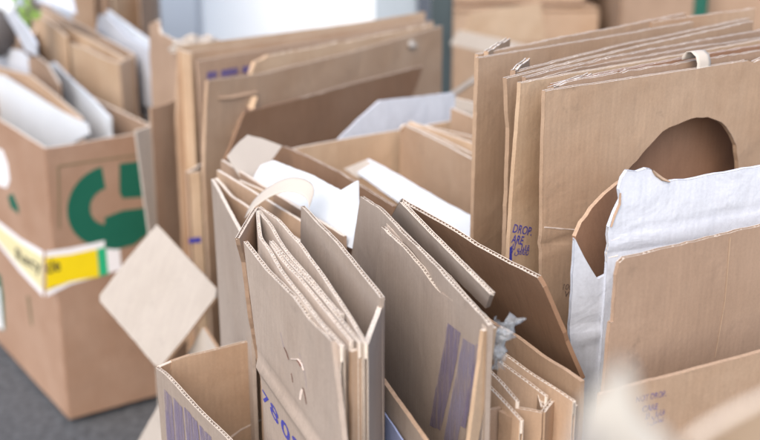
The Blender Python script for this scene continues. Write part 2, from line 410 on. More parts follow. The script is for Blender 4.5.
# L2
t = stack_thing('second upright flattened carton from the back in the right stack, thin and tall', (505, 77, ZR))
panel('back_panel', t, (512, 71.5, ZR), (762, 14, ZR), outline=[(512, 72), (560, 60), (620, 45), (700, 28), (748, 18)], flute={0, 1, 2, 3}, jit=0.0005, mats=('kraft', 'inner', 'bright_edge'), t=.005, period=.0064)
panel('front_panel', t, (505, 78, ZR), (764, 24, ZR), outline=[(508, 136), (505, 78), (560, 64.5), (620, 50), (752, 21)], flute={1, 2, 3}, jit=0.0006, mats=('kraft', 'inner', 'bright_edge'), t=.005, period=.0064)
panel('torn_flap', t, (513, 70, ZR + .002), (527, 58, ZR + .003), h=0.2, flute={0}, jit=0.0012, mats=('inner', 'kraft', 'bright_edge'), t=.005, period=.0064)
# L3
t = stack_thing('third upright flattened carton of the right stack, handling words printed on it', (519, 81, ZR))
panel('back_panel', t, (524, 77, ZR), (775, 27, ZR), outline=[(524, 77), (560, 68), (620, 55), (690, 42), (772, 28)], flute={0, 1, 2, 3}, jit=0.0008, mats=('inner', 'kraft', 'bright_edge'), t=.005, period=.0064)
panel('inner_flap', t, (534, 79, ZR - .004), (790, 33, ZR - .004), outline=[(534, 79), (575, 68), (620, 60.5), (690, 47.5), (786, 34)], flute={0, 1, 2, 3}, jit=0.0008, mats=('inner', 'kraft', 'bright_edge'), t=.005, period=.0064)
L3 = panel('front_panel', t, (519, 83, ZR), (762, 38, ZR), outline=[(507, 262), (512, 182), (515, 140), (519, 82.5), (560, 75), (620, 65), (690, 52.5), (800, 32)], flute={3, 4, 5, 6}, mats=('tan', 'inner', 'bright_edge'), t=.005, period=.0064, bend=0.0)
text(L3, 'DROP.', (510.5, 231.5), (529.5, 235), 0.0085, 'blue_ink')
text(L3, 'ARE', (509, 242), (520.5, 244), 0.0085, 'blue_ink')
text(L3, '\uFEE0\uFEDF \uFEDE\uFE91\uFE8E\uFED7', (509, 248.8), (527, 250.4), 0.006, 'blue_ink')
text(L3, '\uFE91 \uFEDE\uFEE3\uFE8E\uFECC\uFE97', (509, 252.6), (526.5, 254.6), 0.006, 'blue_ink')
decal('blue_bar', L3, [(508, 247), (510.2, 245), (510, 262), (507.4, 262)], 'blue_ink')
# L4
t = stack_thing('front upright flattened carton of the right stack with a large arch torn out', (545, 92, ZR))
hole = [(573, 262), (574, 243), (578, 228), (587, 209.5), (597, 199), (605, 193), (614, 184), (622, 175), (630, 165.5), (642, 152), (655, 138), (668, 127), (683, 121), (695, 117), (706.5, 116.6), (716, 120), (725, 126), (731, 135), (735.5, 145), (738, 168.5), (740, 200), (741, 235)]
L4 = panel('front_panel', t, (545, 91, ZR), (760, 58, ZR),
      outline=[(541, 275), (542, 180), (545, 91), (580, 85), (620, 79.5), (690, 69), (746, 60), (752, 62), (762, 57.5), (830, 47), (830, 240)] + hole[::-1] + [(573, 290), (560, 440)],
      flute={2, 3, 4, 5, 7}, mats=('kraft', 'inner', 'bright_edge'), t=.005, period=.0064, rough={k: 0.0019 for k in range(11, 33)}, zmin=0.3,
      warp=0.004, crease=[(-0.150, 0.0, 0.0022, 0.003)])
panel('inner_flap', t, (549, 87.5, ZR), (760, 52.5, ZR), outline=[(550, 87.5), (575, 80), (610, 74), (640, 69.5), (686, 62), (762, 50)], flute={0, 1, 2, 3, 4}, jit=0.0014, h=.035, mats=('inner', 'kraft', 'bright_edge'), t=.005, period=.0064, warp=0.004)
panel('inner_flap', t, (552, 86.5, ZR + .001), (590, 73, ZR + .002), h=0.3, flute={0}, jit=0.001, mats=('inner', 'kraft', 'bright_edge'), t=.005, period=.0064)
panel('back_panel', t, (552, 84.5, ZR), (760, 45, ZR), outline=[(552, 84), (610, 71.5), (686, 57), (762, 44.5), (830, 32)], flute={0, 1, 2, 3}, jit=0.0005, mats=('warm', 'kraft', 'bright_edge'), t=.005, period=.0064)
text(L4, '100%', (561, 289), (575, 289), 0.006, 'grey_ink')
text(L4, 'W 3', (562, 296), (576, 296), 0.006, 'grey_ink')
# worn crease lines running up the face
decal('crease_line', L4, [(543, 226), (574, 228.5), (574, 229.6), (543, 227.3)], 'torn', jit=0.0003)
# pale paper strip folded over the front carton
t = thing('paper_strip', 'short pale paper strip folded over the top edges of the right stack', 'paper strip', (690, 60, ZR))
bm = bmesh.new()
prof = []
A0 = TZ(699, 66.5, ZR); axis = (TZ(760, 58, ZR) - TZ(700, 67, ZR)).normalized(); back = Vector((-axis.y, axis.x, 0)); 
for (by, bz) in ((-0.0045, -0.012), (-0.0045, -0.004), (-0.004, 0.004), (-0.001, 0.011), (0.005, 0.015), (0.010, 0.0145), (0.013, 0.010), (0.0125, 0.006)):
    prof.append(back * by + Vector((0, 0, bz)))
W0 = 0.019
rows = [[bm.verts.new(A0 + axis * (s * W0 / 4 - W0 / 2 + 0.003 * math.sin(i * .6)) + q) for s in range(5)] for i, q in enumerate(prof)]
for i in range(len(rows) - 1):
    for s in range(4): bm.faces.new([rows[i][s], rows[i][s + 1], rows[i + 1][s + 1], rows[i + 1][s]])
mod = link('strip', bm, 'paper_cream', t, smooth=True); q = mod.modifiers.new('thickness', 'SOLIDIFY'); q.thickness = 0.0005

def nick(P_, pts, w=0.0016, mat='torn', lift=0.0009, name='torn_nick'):
    uv = [Vector(hit(P_.mw, *p)) for p in pts]; bm = bmesh.new(); prev = None
    for i, p in enumerate(uv):
        d_ = (uv[min(i + 1, len(uv) - 1)] - uv[max(i - 1, 0)]).normalized(); nr = Vector((-d_.y, d_.x)); ww = w * math.sin(math.pi * (i + .6) / (len(uv) + .2))
        b0 = -(P_.t / 2 + .0003); row = []
        for s, l in ((-1, 0), (-.3, lift), (.4, lift * .6), (1, 0)):
            q = p + nr * ww * s; row.append(bm.verts.new((q.x, P_.disp(q.x, q.y) + b0 - l, q.y)))
        if prev:
            for s in range(3): bm.faces.new([prev[s], prev[s + 1], row[s + 1], row[s]])
        prev = row
    return link(name, bm, mat, P_.o, P_.mw)
# ================================================================== white torn carton, brown carton, printed flap
t = thing('open_carton', 'white coated open carton with ragged torn top in front of the right stack', 'carton', (650, 200, .845))
wl = [(606, 262), (607.5, 226.5), (613, 212), (619.5, 199), (618, 189), (621, 178), (626, 170), (636, 171.5), (645, 168), (650, 169), (657, 177), (669, 181), (685, 180), (706, 175.5), (735, 170.5), (760, 166), (830, 153)]
WM = panel('torn_panel', t, (626, 184, .845), (760, 166, .845), outline=wl, mats=('white', 'inner', 'edge'), lean=0, flute={0}, rough={k: (0.0022 if k < 6 else 0.0008) for k in range(16)}, warp=0.003,
      crease=[(-0.045, 0.03, 0.0015, 0.003), (-0.062, -0.02, 0.0012, 0.002), (0.012, 0.02, -0.0008, 0.002)])
# left wall: brown inside seen through the tear, white outside lower down
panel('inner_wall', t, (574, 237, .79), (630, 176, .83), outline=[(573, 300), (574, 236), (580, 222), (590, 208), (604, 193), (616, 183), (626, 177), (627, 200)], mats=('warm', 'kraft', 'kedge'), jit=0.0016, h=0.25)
nick(WM, [(651, 169.5), (655, 174), (661, 178.5), (668, 181)], .0018, 'kraft', .002, 'torn_lip')
nick(WM, [(609, 226), (613, 214), (618, 203), (618.5, 192)], .0016, 'inner', .0015, 'torn_lip')
LW = panel('lower_wall', t, (574, 238, .80), (660, 228, .80), outline=[(569, 334), (574, 238), (578, 246), (583, 256), (590, 268), (597, 279), (603, 276), (612, 271), (618, 262), (664, 250)],
      mats=('white', 'inner', 'edge'), flute={1, 2, 3, 4}, jit=0.0007, warp=0.003, crease=[(-0.083, 0.0, 0.002, 0.004), (-0.098, 0.08, -0.002, 0.004)])
t = thing('open_carton', 'plain brown open carton with one upright side in front of the white torn carton', 'carton', (680, 250, .81))
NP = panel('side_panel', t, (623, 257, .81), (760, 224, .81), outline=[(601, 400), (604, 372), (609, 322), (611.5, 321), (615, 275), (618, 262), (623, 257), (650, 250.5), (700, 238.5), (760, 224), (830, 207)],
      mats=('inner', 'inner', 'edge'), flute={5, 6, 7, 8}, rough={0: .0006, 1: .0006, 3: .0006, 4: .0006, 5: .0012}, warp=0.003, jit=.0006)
decal('crease_line', NP, [(726.5, 236), (728, 236), (722, 300), (713, 356), (712, 356), (721, 300)], 'kraft', jit=.0001)
t = thing('open_carton', 'low brown carton wall printed NOT DROP at the bottom right', 'carton', (690, 380, .73))
OF = panel('printed_panel', t, (632, 384, .73), (760, 350, .73), outline=[(598, 393), (606, 391), (632, 384), (690, 369), (760, 350), (840, 329)], mats=('kraft', 'inner', 'kedge'), warp=0.002, jit=.0004)
text(OF, 'NOT DROP.', (634, 401), (663.5, 394.5), 0.0052, 'purple_ink')
text(OF, 'CARE', (640, 410.5), (655, 407.5), 0.0052, 'purple_ink')
text(OF, '\uFEE0\uFEDF \uFEDE\uFE91\uFE8E\uFED7', (643, 417.5), (662, 413), 0.005, 'purple_ink')
text(OF, '\uFE91 \uFEDE\uFEE3\uFE8E\uFECC\uFE97', (645, 423.5), (661, 419.5), 0.004, 'purple_ink')

# ================================================================== foreground, out of focus
t = thing('open_carton', 'very blurred whitish carton corner sticking up at the bottom right', 'carton', (625, 400, None, .28))
panel('raised_corner', t, (585, 400, None, .30), (700, 400, None, .29), outline=[(564, 480), (574, 436), (585, 404), (600, 390), (612, 372), (622, 360), (631, 374), (635, 398), (644, 420), (664, 436), (690, 480)], mats=('pale', 'pale', 'pale'), t=0.003, lean=-8, zmin=0.6)
panel('side_wall', t, (588, 425, None, .295), (560, 520, None, .24), h=.3, mats=('cream', 'cream', 'cream'), t=0.003)
t = thing('open_carton', 'very blurred tan carton edge across the bottom right corner', 'carton', (740, 420, None, .30))
panel('side_panel', t, (660, 446, None, .35), (790, 384, None, .37), outline=[(675, 500), (688, 446), (705, 432), (730, 418), (790, 388), (820, 374)], mats=('tan', 'tan', 'edge'), t=0.003, lean=-10, zmin=0.6)

# ================================================================== B: front flattened carton with its fanned flaps
ZB = 0.78
def strip_panels(t, name, pts, z, **kw):
    """a wall bent along a line of picture points at height z: one panel per run"""
    return [panel(name, t, (*pts[i], z), (*pts[i + 1], z), **kw) for i in range(len(pts) - 1)]
t = stack_thing('front centre flattened carton with inner flaps fanned open at the top', (300, 300, ZB))
BF = panel('front_panel', t, (247, 241, ZB), (331, 342, ZB),
      outline=[(272, 452), (267, 410), (262, 366), (255, 310), (250, 268), (247, 241), (268, 270), (294, 298), (309, 320), (331, 341), (338, 390), (346, 450)], flute={5, 6, 7, 8},
      mats=('grey', 'inner', 'edge'), warp=0.003, rough={9: .0006}, crease=[(-0.108, 0.004, -0.0035, 0.0042), (-0.096, 0.004, 0.001, 0.003)])
panel('gusset', t, (237.5, 238, ZB), (256.5, 207, ZB), outline=[(262, 380), (250, 318), (243.5, 262), (237.5, 238), (246, 224), (256.5, 207)], flute={3, 4}, mats=('inner', 'inner', 'edge'), rough={0: .001, 1: .001, 2: .001})
fan = [
  ('outer_flap', [(257.5, 210), (260.5, 236), (270, 251), (283, 273), (301, 296), (323, 325), (343, 346)]),
  ('inner_flap', [(271, 242), (279, 255), (303, 282.5), (334, 320), (352, 341)]),
  ('inner_flap', [(259, 210), (271, 226), (284, 247.5), (306, 273.5), (335, 308), (342, 315)]),
  ('inner_flap', [(271, 241), (285, 256), (310, 283), (338, 316), (360, 342)]),
  ('outer_flap', [(259, 206.5), (278, 220), (300, 244.5), (325.5, 279.5), (351, 317.5), (366, 344)]),
]
def bent_sheet(name, t, pts, z, depth=0.5, th=0.0034, mats=('grey', 'grey', 'edge'), zvar=0.0012, period=0.0054, wob=.0003):
    """one sheet of board following a bent line: two liners with the fluting between them"""
    W_ = [TZ(x, y, z) for x, y in pts]
    # smooth resample
    P2 = [Vector((w.x, w.y)) for w in W_]; cum = [0]
    for i in range(1, len(P2)): cum.append(cum[-1] + (P2[i] - P2[i - 1]).length)
    tot = cum[-1]; n = max(8, int(tot / 0.00066)); sd = random.random() * 50
    def at(s):
        s = min(max(s, 0), tot - 1e-9); i = max(k for k in range(len(cum)) if cum[k] <= s); i = min(i, len(P2) - 2)
        u = (s - cum[i]) / (cum[i + 1] - cum[i]); p0 = P2[max(i - 1, 0)]; p1 = P2[i]; p2 = P2[i + 1]; p3 = P2[min(i + 2, len(P2) - 1)]
        lin = p1.lerp(p2, u)
        cr = 0.5 * ((2 * p1) + (p2 - p0) * u + (2 * p0 - 5 * p1 + 4 * p2 - p3) * u * u + (3 * p1 - p0 - 3 * p2 + p3) * u ** 3)
        return lin * .4 + cr * .6
    bm = bmesh.new(); S = [at(tot * k / n) for k in range(n + 1)]
    nor = []
    for k in range(n + 1):
        d_ = (S[min(k + 3, n)] - S[max(k - 3, 0)]).normalized(); nor.append(Vector((-d_.y, d_.x)))
    org = W_[0]
    def V3(p, zz): return bm.verts.new((p.x - org.x, p.y - org.y, zz - z))
    tl = th * .17
    for (o0, o1, sdx) in ((-th / 2, -th / 2 + tl, 0), (th / 2 - tl, th / 2, 1)):
        prev = None
        for k in range(0, n + 1, 3):
            zt = z + noise.noise(Vector((S[k].x * 25, S[k].y * 25, sd))) * zvar + noise.noise(Vector((k * .35, sd, sdx))) * wob
            col = [V3(S[k] + nor[k] * o0, zt), V3(S[k] + nor[k] * o1, zt), V3(S[k] + nor[k] * o1, zt - depth), V3(S[k] + nor[k] * o0, zt - depth)]
            if prev:
                for a_, b_, mi in ((0, 1, 2), (1, 2, 1), (3, 0, 0)):
                    f_ = bm.faces.new([prev[a_], prev[b_], col[b_], col[a_]]); f_.material_index = mi; f_.smooth = mi != 2
            else: f_ = bm.faces.new(col); f_.material_index = 2
            prev = col
        f_ = bm.faces.new(prev); f_.material_index = 2
    prev = None; A_ = (th / 2 - tl) * .93
    for k in range(n + 1):
        s = tot * k / n; ph = 2 * math.pi * s / period + noise.noise(Vector((s * 30, sd, 2))) * 1.5; y = A_ * math.sin(ph)
        sl = A_ * math.cos(ph) * 2 * math.pi / period; no = Vector((-sl, 1)).normalized()
        d_ = Vector((nor[k].y, -nor[k].x)); zt = z + noise.noise(Vector((S[k].x * 25, S[k].y * 25, sd))) * zvar - 0.0006 + noise.noise(Vector((k * .2, sd, 7))) * .0006
        col = []
        for sg in (-1, 1):
            p_ = S[k] + nor[k] * (y + no.y * .00028 * sg) + d_ * (no.x * .00028 * sg); col += [V3(p_, zt), V3(p_, zt - .012)]
        if prev:
            for a_, b_ in ((0, 1), (3, 2), (2, 0)):
                f_ = bm.faces.new([prev[a_], prev[b_], col[b_], col[a_]]); f_.material_index = 3
        prev = col
    mw = Matrix.Translation(org)
    return link(name, bm, [*mats, 'flute'], t, mw)
for i, (nme, pts) in enumerate(fan):
    bent_sheet(nme, t, pts, ZB - 0.0005 * i, 0.78)
panel('rear_panel', t, (303, 206, ZB + .004), (383, 298, ZB + .004), outline=[(300, 300), (303, 206), (338, 242), (360, 269), (383, 297.5), (381, 315)], flute={1, 2, 3}, mats=('grey', 'grey', 'edge'), warp=.0025)
# the folded right end
panel('folded_end', t, (366, 346, ZB - .006), (383, 300, ZB - .006), outline=[(366, 345), (374, 323), (383, 299)], mats=('grey', 'grey', 'edge'))
panel('folded_end', t, (350, 351, ZB - .008), (367, 346, ZB - .008), mats=('kraft', 'grey', 'edge'))
panel('folded_end', t, (337, 347, ZB - .006), (345, 349, ZB - .006), mats=('tan', 'grey', 'edge'))
# print, scribble and torn nicks on the front panel
text(BF, '7', (265.5, 398), (272, 409), 0.010, 'blue_ink', name='blue_marking')
text(BF, '8', (273, 410), (281.5, 426), 0.012, 'blue_ink', name='blue_marking')
text(BF, '0', (284, 428), (293, 444), 0.013, 'blue_ink', name='blue_marking')
text(BF, 'S', (295, 446), (304, 460), 0.013, 'blue_ink', name='blue_marking')
nick(BF, [(299.5, 359), (303, 364), (305, 370)], .0005)
nick(BF, [(292.5, 358.5), (296, 359), (299, 359), (302, 361)], .0004)
nick(BF, [(304, 388), (302.5, 393), (302, 399)], .0024)
nick(BF, [(304.5, 388), (306, 394), (308, 404)], .0013, 'slit', .0003)
nick(BF, [(286, 347), (288.5, 353), (290.5, 359.5)], .0011, 'slit', .0003)
nick(BF, [(282.5, 332), (284, 340), (286, 348)], .0012, 'lilac_ink', .0002)
nick(BF, [(300, 353), (303, 362), (306, 374), (308, 388)], .0010, 'lilac_ink', .0002)
nick(BF, [(293, 373), (294, 378), (294.5, 382)], .0008, 'slit', .0003)
nick(BF, [(299.5, 360), (301.5, 362.5), (303, 366)], .0010, 'slit', .0017)

# ================================================================== C: second flattened carton with purple stripes
t = stack_thing('centre flattened carton with two worn purple stripes down its face', (430, 260, ZB))
CF = panel('front_panel', t, (385, 227.5, ZB - .002), (491, 333, ZB - .002), outline=[(372, 380), (377, 300), (381, 262), (385, 226.5), (412, 254), (441, 292.5), (447, 297), (465, 311), (484, 328), (478, 360), (460, 470)],
      flute={3, 4}, mats=('grey', 'grey', 'edge'), warp=.004, rough={3: .001, 4: .001, 5: .0006})
panel('rear_panel', t, (362, 196.5, ZB), (492, 327, ZB), outline=[(352, 270), (362, 196.5), (380, 209), (399, 229), (437, 264), (485, 315), (492, 325)], flute={1, 2, 3, 4, 5}, mats=('grey', 'grey', 'edge'), warp=.003)
bent_sheet('middle_flap', t, [(388, 224), (402, 238), (440, 277), (470, 308), (488, 328)], ZB - .002, .78)
bent_sheet('middle_flap', t, [(396, 224), (420, 247), (450, 277), (487, 321)], ZB - .003, .78)
panel('pale_flap', t, (401, 201, ZB + .012), (493, 294, ZB + .012), c=(487, 306, ZB - .012), outline=[(393, 216), (401, 201), (430, 231), (462, 263), (493, 293.5), (488, 307)], drop=False, mats=('grey', 'grey', 'edge'), flute={1, 2, 3}, warp=.001)
panel('folded_end', t, (482, 331, ZB - .004), (495.5, 326, ZB - .004), outline=[(463, 480), (482, 330.5), (495.5, 326.5), (489, 370), (475, 450)], mats=('tan', 'kraft', 'edge'), warp=.001)
decal('worn_stripe', CF, [(449, 323), (454, 328), (461, 333), (455, 372), (443, 430), (432, 425)], 'stripe_ink', off=.0012, jit=.0006)
decal('worn_stripe', CF, [(463, 338), (476, 346), (463, 420), (458, 452), (444, 452)], 'lilac_ink', off=.0012, jit=.0006)
decal('worn_stripe', CF, [(477, 343), (482, 346), (474, 395), (467, 428), (463, 426)], 'stripe_ink', off=.0019, jit=.0006)
# low flap under its bottom crease
t = thing('open_carton', 'dark low carton flap below the purple-striped flattened carton', 'carton', (410, 400, .68))
panel('low_flap', t, (372, 366, .69), (440, 440, .69), outline=[(370, 364), (379, 373.5), (400, 403), (426, 440), (440, 462)], mats=('grey', 'inner', 'kedge'))
t = thing('plastic_sheet', 'bluish plastic sheet glimpsed low between the two centre flattened cartons', 'plastic sheet', (395, 425, .66))
panel('sheet', t, (380, 410, .66), (404, 442, .66), outline=[(376, 400), (382, 409), (395, 428), (410, 452)], mats=('blue_sheet', 'blue_sheet', 'blue_sheet'), t=.0015)

# ================================================================== D/E: box with a big dark flap raised
t = thing('open_carton', 'open brown carton with its big dark flap raised behind the striped carton', 'carton', (520, 330, .70))
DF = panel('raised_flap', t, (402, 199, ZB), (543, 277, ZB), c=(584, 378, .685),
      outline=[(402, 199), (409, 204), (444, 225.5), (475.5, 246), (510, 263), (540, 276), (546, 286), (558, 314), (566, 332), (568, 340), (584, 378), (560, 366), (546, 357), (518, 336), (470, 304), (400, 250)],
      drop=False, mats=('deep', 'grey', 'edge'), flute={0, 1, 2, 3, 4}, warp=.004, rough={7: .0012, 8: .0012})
panel('side_wall', t, (500, 325, .708), (582, 379, .708), outline=[(440, 290), (518, 336), (546, 357), (566, 369), (583, 381)], mats=('kraft', 'inner', 'kedge'), warp=.002)
for nme, pts, z in (('inner_flap', [(503, 353), (520, 365), (545, 382), (575, 402)], .695), ('inner_flap', [(499, 361), (515, 373), (532, 385), (547, 396)], .692),
                    ('inner_flap', [(490, 371), (503, 384), (518, 402)], .69)):
    bent_sheet(nme, t, pts, z, .6, mats=('kraft', 'inner', 'edge'))
bent_sheet('outer_wall', t, [(482, 378), (497, 394), (510, 408), (522, 421)], .685, .6, mats=('kraft', 'inner', 'edge'))
panel('inner_wall', t, (538, 391, .69), (542, 407, .685), mats=('kraft', 'kraft', 'edge'), flute={0})
panel('front_wall', t, (516, 407, .685), (543, 412, .685), mats=('kraft', 'inner', 'edge'), flute={0})
panel('front_wall', t, (543, 412, .685), (553, 399, .685), mats=('kraft', 'inner', 'edge'), flute={0})
panel('side_wall', t, (553, 400, .684), (577, 406, .684), mats=('inner', 'inner', 'edge'))
panel('outer_wall', t, (480, 411, .68), (500, 407, .68), mats=('inner', 'inner', 'kedge'))
panel('outer_wall', t, (501, 410, .68), (522, 422, .68), mats=('kraft', 'inner', 'kedge'))
# crumpled clear film
t = thing('plastic_film', 'crumpled clear plastic film poking up beside the striped flattened carton', 'plastic film', (505, 330, .76))
bm = bmesh.new(); bmesh.ops.create_grid(bm, x_segments=26, y_segments=34, size=1)
c0 = TD(502, 339, .945)
for v in bm.verts:
    u, w = v.co.x, v.co.y
    wid = .0055 + .0035 * max(0, w) + .002 * math.sin(w * 7)
    ang = u * 2.6 + w * 1.2
    nz = Vector((u * 2.1, w * 3.2, 4.1)); rr = wid * (1 + .6 * noise.noise(nz * 1.7) + .35 * noise.noise(nz * 5))
    v.co = c0 + Vector((math.cos(ang) * rr + w * .005 + .003 * noise.noise(nz), -math.sin(ang) * rr * .8, w * .017 + .002 * noise.noise(nz * 2.5 + Vector((9, 0, 0)))))
link('film', bm, 'film', t, smooth=True)
bm = bmesh.new(); bmesh.ops.create_grid(bm, x_segments=16, y_segments=16, size=1)
c0 = TD(499, 350, .95)
for v in bm.verts:
    u, w = v.co.x, v.co.y; nz = Vector((u * 2.4, w * 2.4, 14.1))
    v.co = c0 + Vector((u * .005 + .004 * noise.noise(nz), .007 * noise.noise(nz * 2), w * .018 + .003 * noise.noise(nz * 3)))
link('film_tail', bm, 'film', t, smooth=True)

# ================================================================== F: open box bottom left
ZF = .62
t = thing('open_carton', 'open empty brown carton at the bottom with purple striped print outside', 'carton', (200, 400, ZF))
FL = panel('side_panel', t, (158, 367, ZF), (246, 456, ZF), outline=[(166, 460), (158, 367), (170, 377), (188, 397), (205, 415), (232, 441), (262, 470)], flute={1, 2, 3, 4, 5}, mats=('grey', 'inner', 'edge'))
FBk = panel('back_panel', t, (172, 361, ZF), (262, 338, ZF), outline=[(170, 372), (172, 361), (190, 355), (215, 349.5), (240, 343), (275, 334)], mats=('kraft', 'grey', 'edge'), flute={2, 3, 4}, lean=0, rough={1: .001})
decal('crease_line', FBk, [(222, 441), (240, 428), (256, 420), (270, 414), (270, 415.3), (256, 421.4), (240, 429.5), (223, 443)], 'torn', jit=.0002)
panel('corner_flap', t, (158, 367, ZF - .001), (172, 361, ZF - .001), mats=('kraft', 'kraft', 'edge'))
for (xa, ya, xb, yb) in ((167, 388, 174.5, 396), (176, 396, 185, 407), (187, 406, 200, 421), (202, 424, 214, 436)):
    decal('worn_stripe', FL, [(xa, ya), (xb, yb), (xb + 6, 470), (xa + 5, 470)], 'stripe_ink', off=.0012, jit=.0005)

# ================================================================== J: blurred carton with paper and loop
ZJ = .73
t = thing('open_carton', 'carton stuffed with white paper and folded board behind the fanned front carton', 'carton', (260, 200, ZJ))
panel('side_wall', t, (213, 179, ZJ), (246, 246, ZJ), outline=[(222, 330), (213, 179), (222, 195), (236, 222), (250, 250)], mats=('grey', 'inner', 'edge'))
panel('side_wall', t, (218, 179, ZJ), (345, 262, ZJ), outline=[(216, 178), (232, 196), (262, 216), (345, 270)], mats=('kraft', 'inner', 'edge'))
JR = panel('rear_panel', t, (284, 146, ZJ), (394, 207, ZJ), outline=[(262, 150), (284, 146), (310, 157), (340, 172), (365, 188), (394, 206)], mats=('deep', 'kraft', 'edge'), flute={1, 2, 3, 4})
G4 = 'folded board inside the paper-filled carton'
for i, (a, b_, mt) in enumerate((((218, 170), (330, 238), 'kraft'), ((222, 160), (345, 236), 'inner'), ((240, 180), (338, 224), 'tan'), ((262, 186), (341, 222), 'kraft'))):
    tt = thing('folded_board', ['flat brown board nearest the fanned carton inside the paper-filled carton', 'longer brown board leaning under the white sheets', 'pale tan board edge just below the paper loop', 'short brown board right beneath the paper loop'][i], 'board', (*a, ZJ - .005 * i), G4)
    panel('sheet', tt, (*a, ZJ - .004 * i), (*b_, ZJ - .004 * i), mats=(mt, 'kraft', 'edge'), h=.5)
t = thing('white_paper', 'large bright white paper sheet lying slanted in the centre carton', 'paper', (300, 190, ZJ))
panel('sheet', t, (252, 178, ZJ - .01), (350, 240, ZJ - .01), c=(275, 160, ZJ + .02), outline=[(250, 186), (262, 166), (275, 161), (310, 174), (340, 190), (357, 180), (358, 205), (356, 250), (330, 240), (300, 215)], drop=False, mats=('paper', 'paper', 'paper'), t=.0015, warp=.006)
t = thing('white_paper', 'translucent crumpled paper flap at the left of the centre carton', 'paper', (250, 160, ZJ))
panel('sheet', t, (226, 160, ZJ + .01), (283, 146, ZJ + .01), outline=[(226, 157), (236, 145), (247, 135), (262, 138), (283, 145), (275, 156), (262, 172), (252, 188), (240, 178)], drop=False, mats=('paper_cream', 'paper', 'paper'), t=.0012, warp=.010, lean=38)
t = thing('paper_loop', 'pale paper carrier loop arching above the folded boards', 'paper loop', (280, 200, ZJ))
bm = bmesh.new(); rows = []
Lp = [(246, 214), (252, 205), (262, 196), (273, 189), (284, 184.5), (295, 184), (304, 186.5), (310, 191), (312, 197), (311, 203)]
dz = [-.02, -.004, .008, .017, .022, .022, .018, .010, 0, -.012]
for k, (q, e) in enumerate(zip(Lp, dz)):
    c_ = TD(q[0], q[1], 1.34 - k * .006); w = Vector((0.003, .014, .006))
    rows.append([bm.verts.new(c_ - w * .8), bm.verts.new(c_), bm.verts.new(c_ + w * .8)])
for i in range(len(rows) - 1):
    for s in range(2): bm.faces.new([rows[i][s], rows[i][s + 1], rows[i + 1][s + 1], rows[i + 1][s]])
o = link('band', bm, 'paper_cream', t, smooth=True); q = o.modifiers.new('subsurf', 'SUBSURF'); q.levels = q.render_levels = 2
q = o.modifiers.new('thickness', 'SOLIDIFY'); q.thickness = .0006

# ================================================================== K: open box in the middle
ZK = .69
t = thing('open_carton', 'blurred wide open carton in the middle holding board and white sheets', 'carton', (380, 150, ZK))
panel('back_wall', t, (292, 149, ZK), (408, 128, ZK), outline=[(285, 151), (300, 147), (350, 138), (410, 128), (500, 112)], mats=('tan', 'kraft', 'edge'))
panel('front_wall', t, (300, 190, ZK - .02), (520, 260, ZK - .02), mats=('kraft', 'inner', 'edge'))
t = thing('flattened_carton', 'short thick folded carton standing inside the blurred middle carton', 'flattened carton', (440, 140, .70))
panel('front_panel', t, (403, 127, .70), (500, 178, .70), outline=[(400, 220), (401, 130), (406, 125), (440, 141), (475, 160), (500, 174)], mats=('kraft', 'inner', 'edge'))
panel('left_fold', t, (400, 128, .70), (404, 124, .705), mats=('kraft', 'inner', 'edge'))
panel('inner_flap', t, (407, 123, .702), (500, 166, .702), mats=('tan', 'inner', 'edge'))
panel('back_panel', t, (410, 121, .706), (500, 152, .706), mats=('tan', 'inner', 'edge'))
panel('back_panel', t, (418, 124, .70), (500, 143, .70), mats=('kraft', 'inner', 'edge'))
t = thing('flattened_carton', 'small folded carton with stepped top right of the white slanted flap', 'flattened carton', (460, 110, .71))
panel('front_panel', t, (452, 108, .715), (500, 128, .715), mats=('kraft', 'inner', 'edge'))
panel('back_panel', t, (456, 98, .725), (500, 108, .725), mats=('cream', 'inner', 'edge'))
t = thing('loose_board', 'loose pale board sticking up left of the tall right stack', 'board', (465, 90, .7))
panel('sheet', t, (446, 96, None, 2.1), (478, 76, None, 1.95), outline=[(444, 102), (449, 93), (466, 82), (478, 74), (480, 79), (466, 88), (452, 99)], drop=False, mats=('cream', 'tan', 'edge'))
t = thing('white_board', 'white board with a slanting corner standing in the blurred middle carton', 'board', (400, 110, None, 2.15))
panel('sheet', t, (338, 139, None, 1.86), (455, 95, None, 1.98), outline=[(330, 156), (338, 139), (358, 119), (379, 100.5), (415, 97), (453, 92.5), (457, 100), (459, 132), (400, 156)], drop=False, lean=0, mats=('white', 'white', 'white'), t=.003)
t = thing('white_board', 'long white sheet lying slanted across the middle carton', 'board', (410, 190, .62))
panel('sheet', t, (370, 160, .69), (475, 216, .69), c=(352, 168, .675), outline=[(350, 168), (370, 160), (400, 176), (440, 199), (478, 219), (480, 250), (455, 236), (420, 218), (380, 190)], drop=False, mats=('paper', 'paper', 'paper'), t=.003, warp=.004)
t = thing('folded_board', 'pale tan board lying at the left end of the long white sheet', 'board', (365, 165, .62))
panel('sheet', t, (345, 170, .675), (368, 162, .69), c=(372, 178, .672), outline=[(344, 169), (366, 160), (378, 166), (372, 178), (358, 178)], drop=False, mats=('cream', 'tan', 'edge'), t=.003)
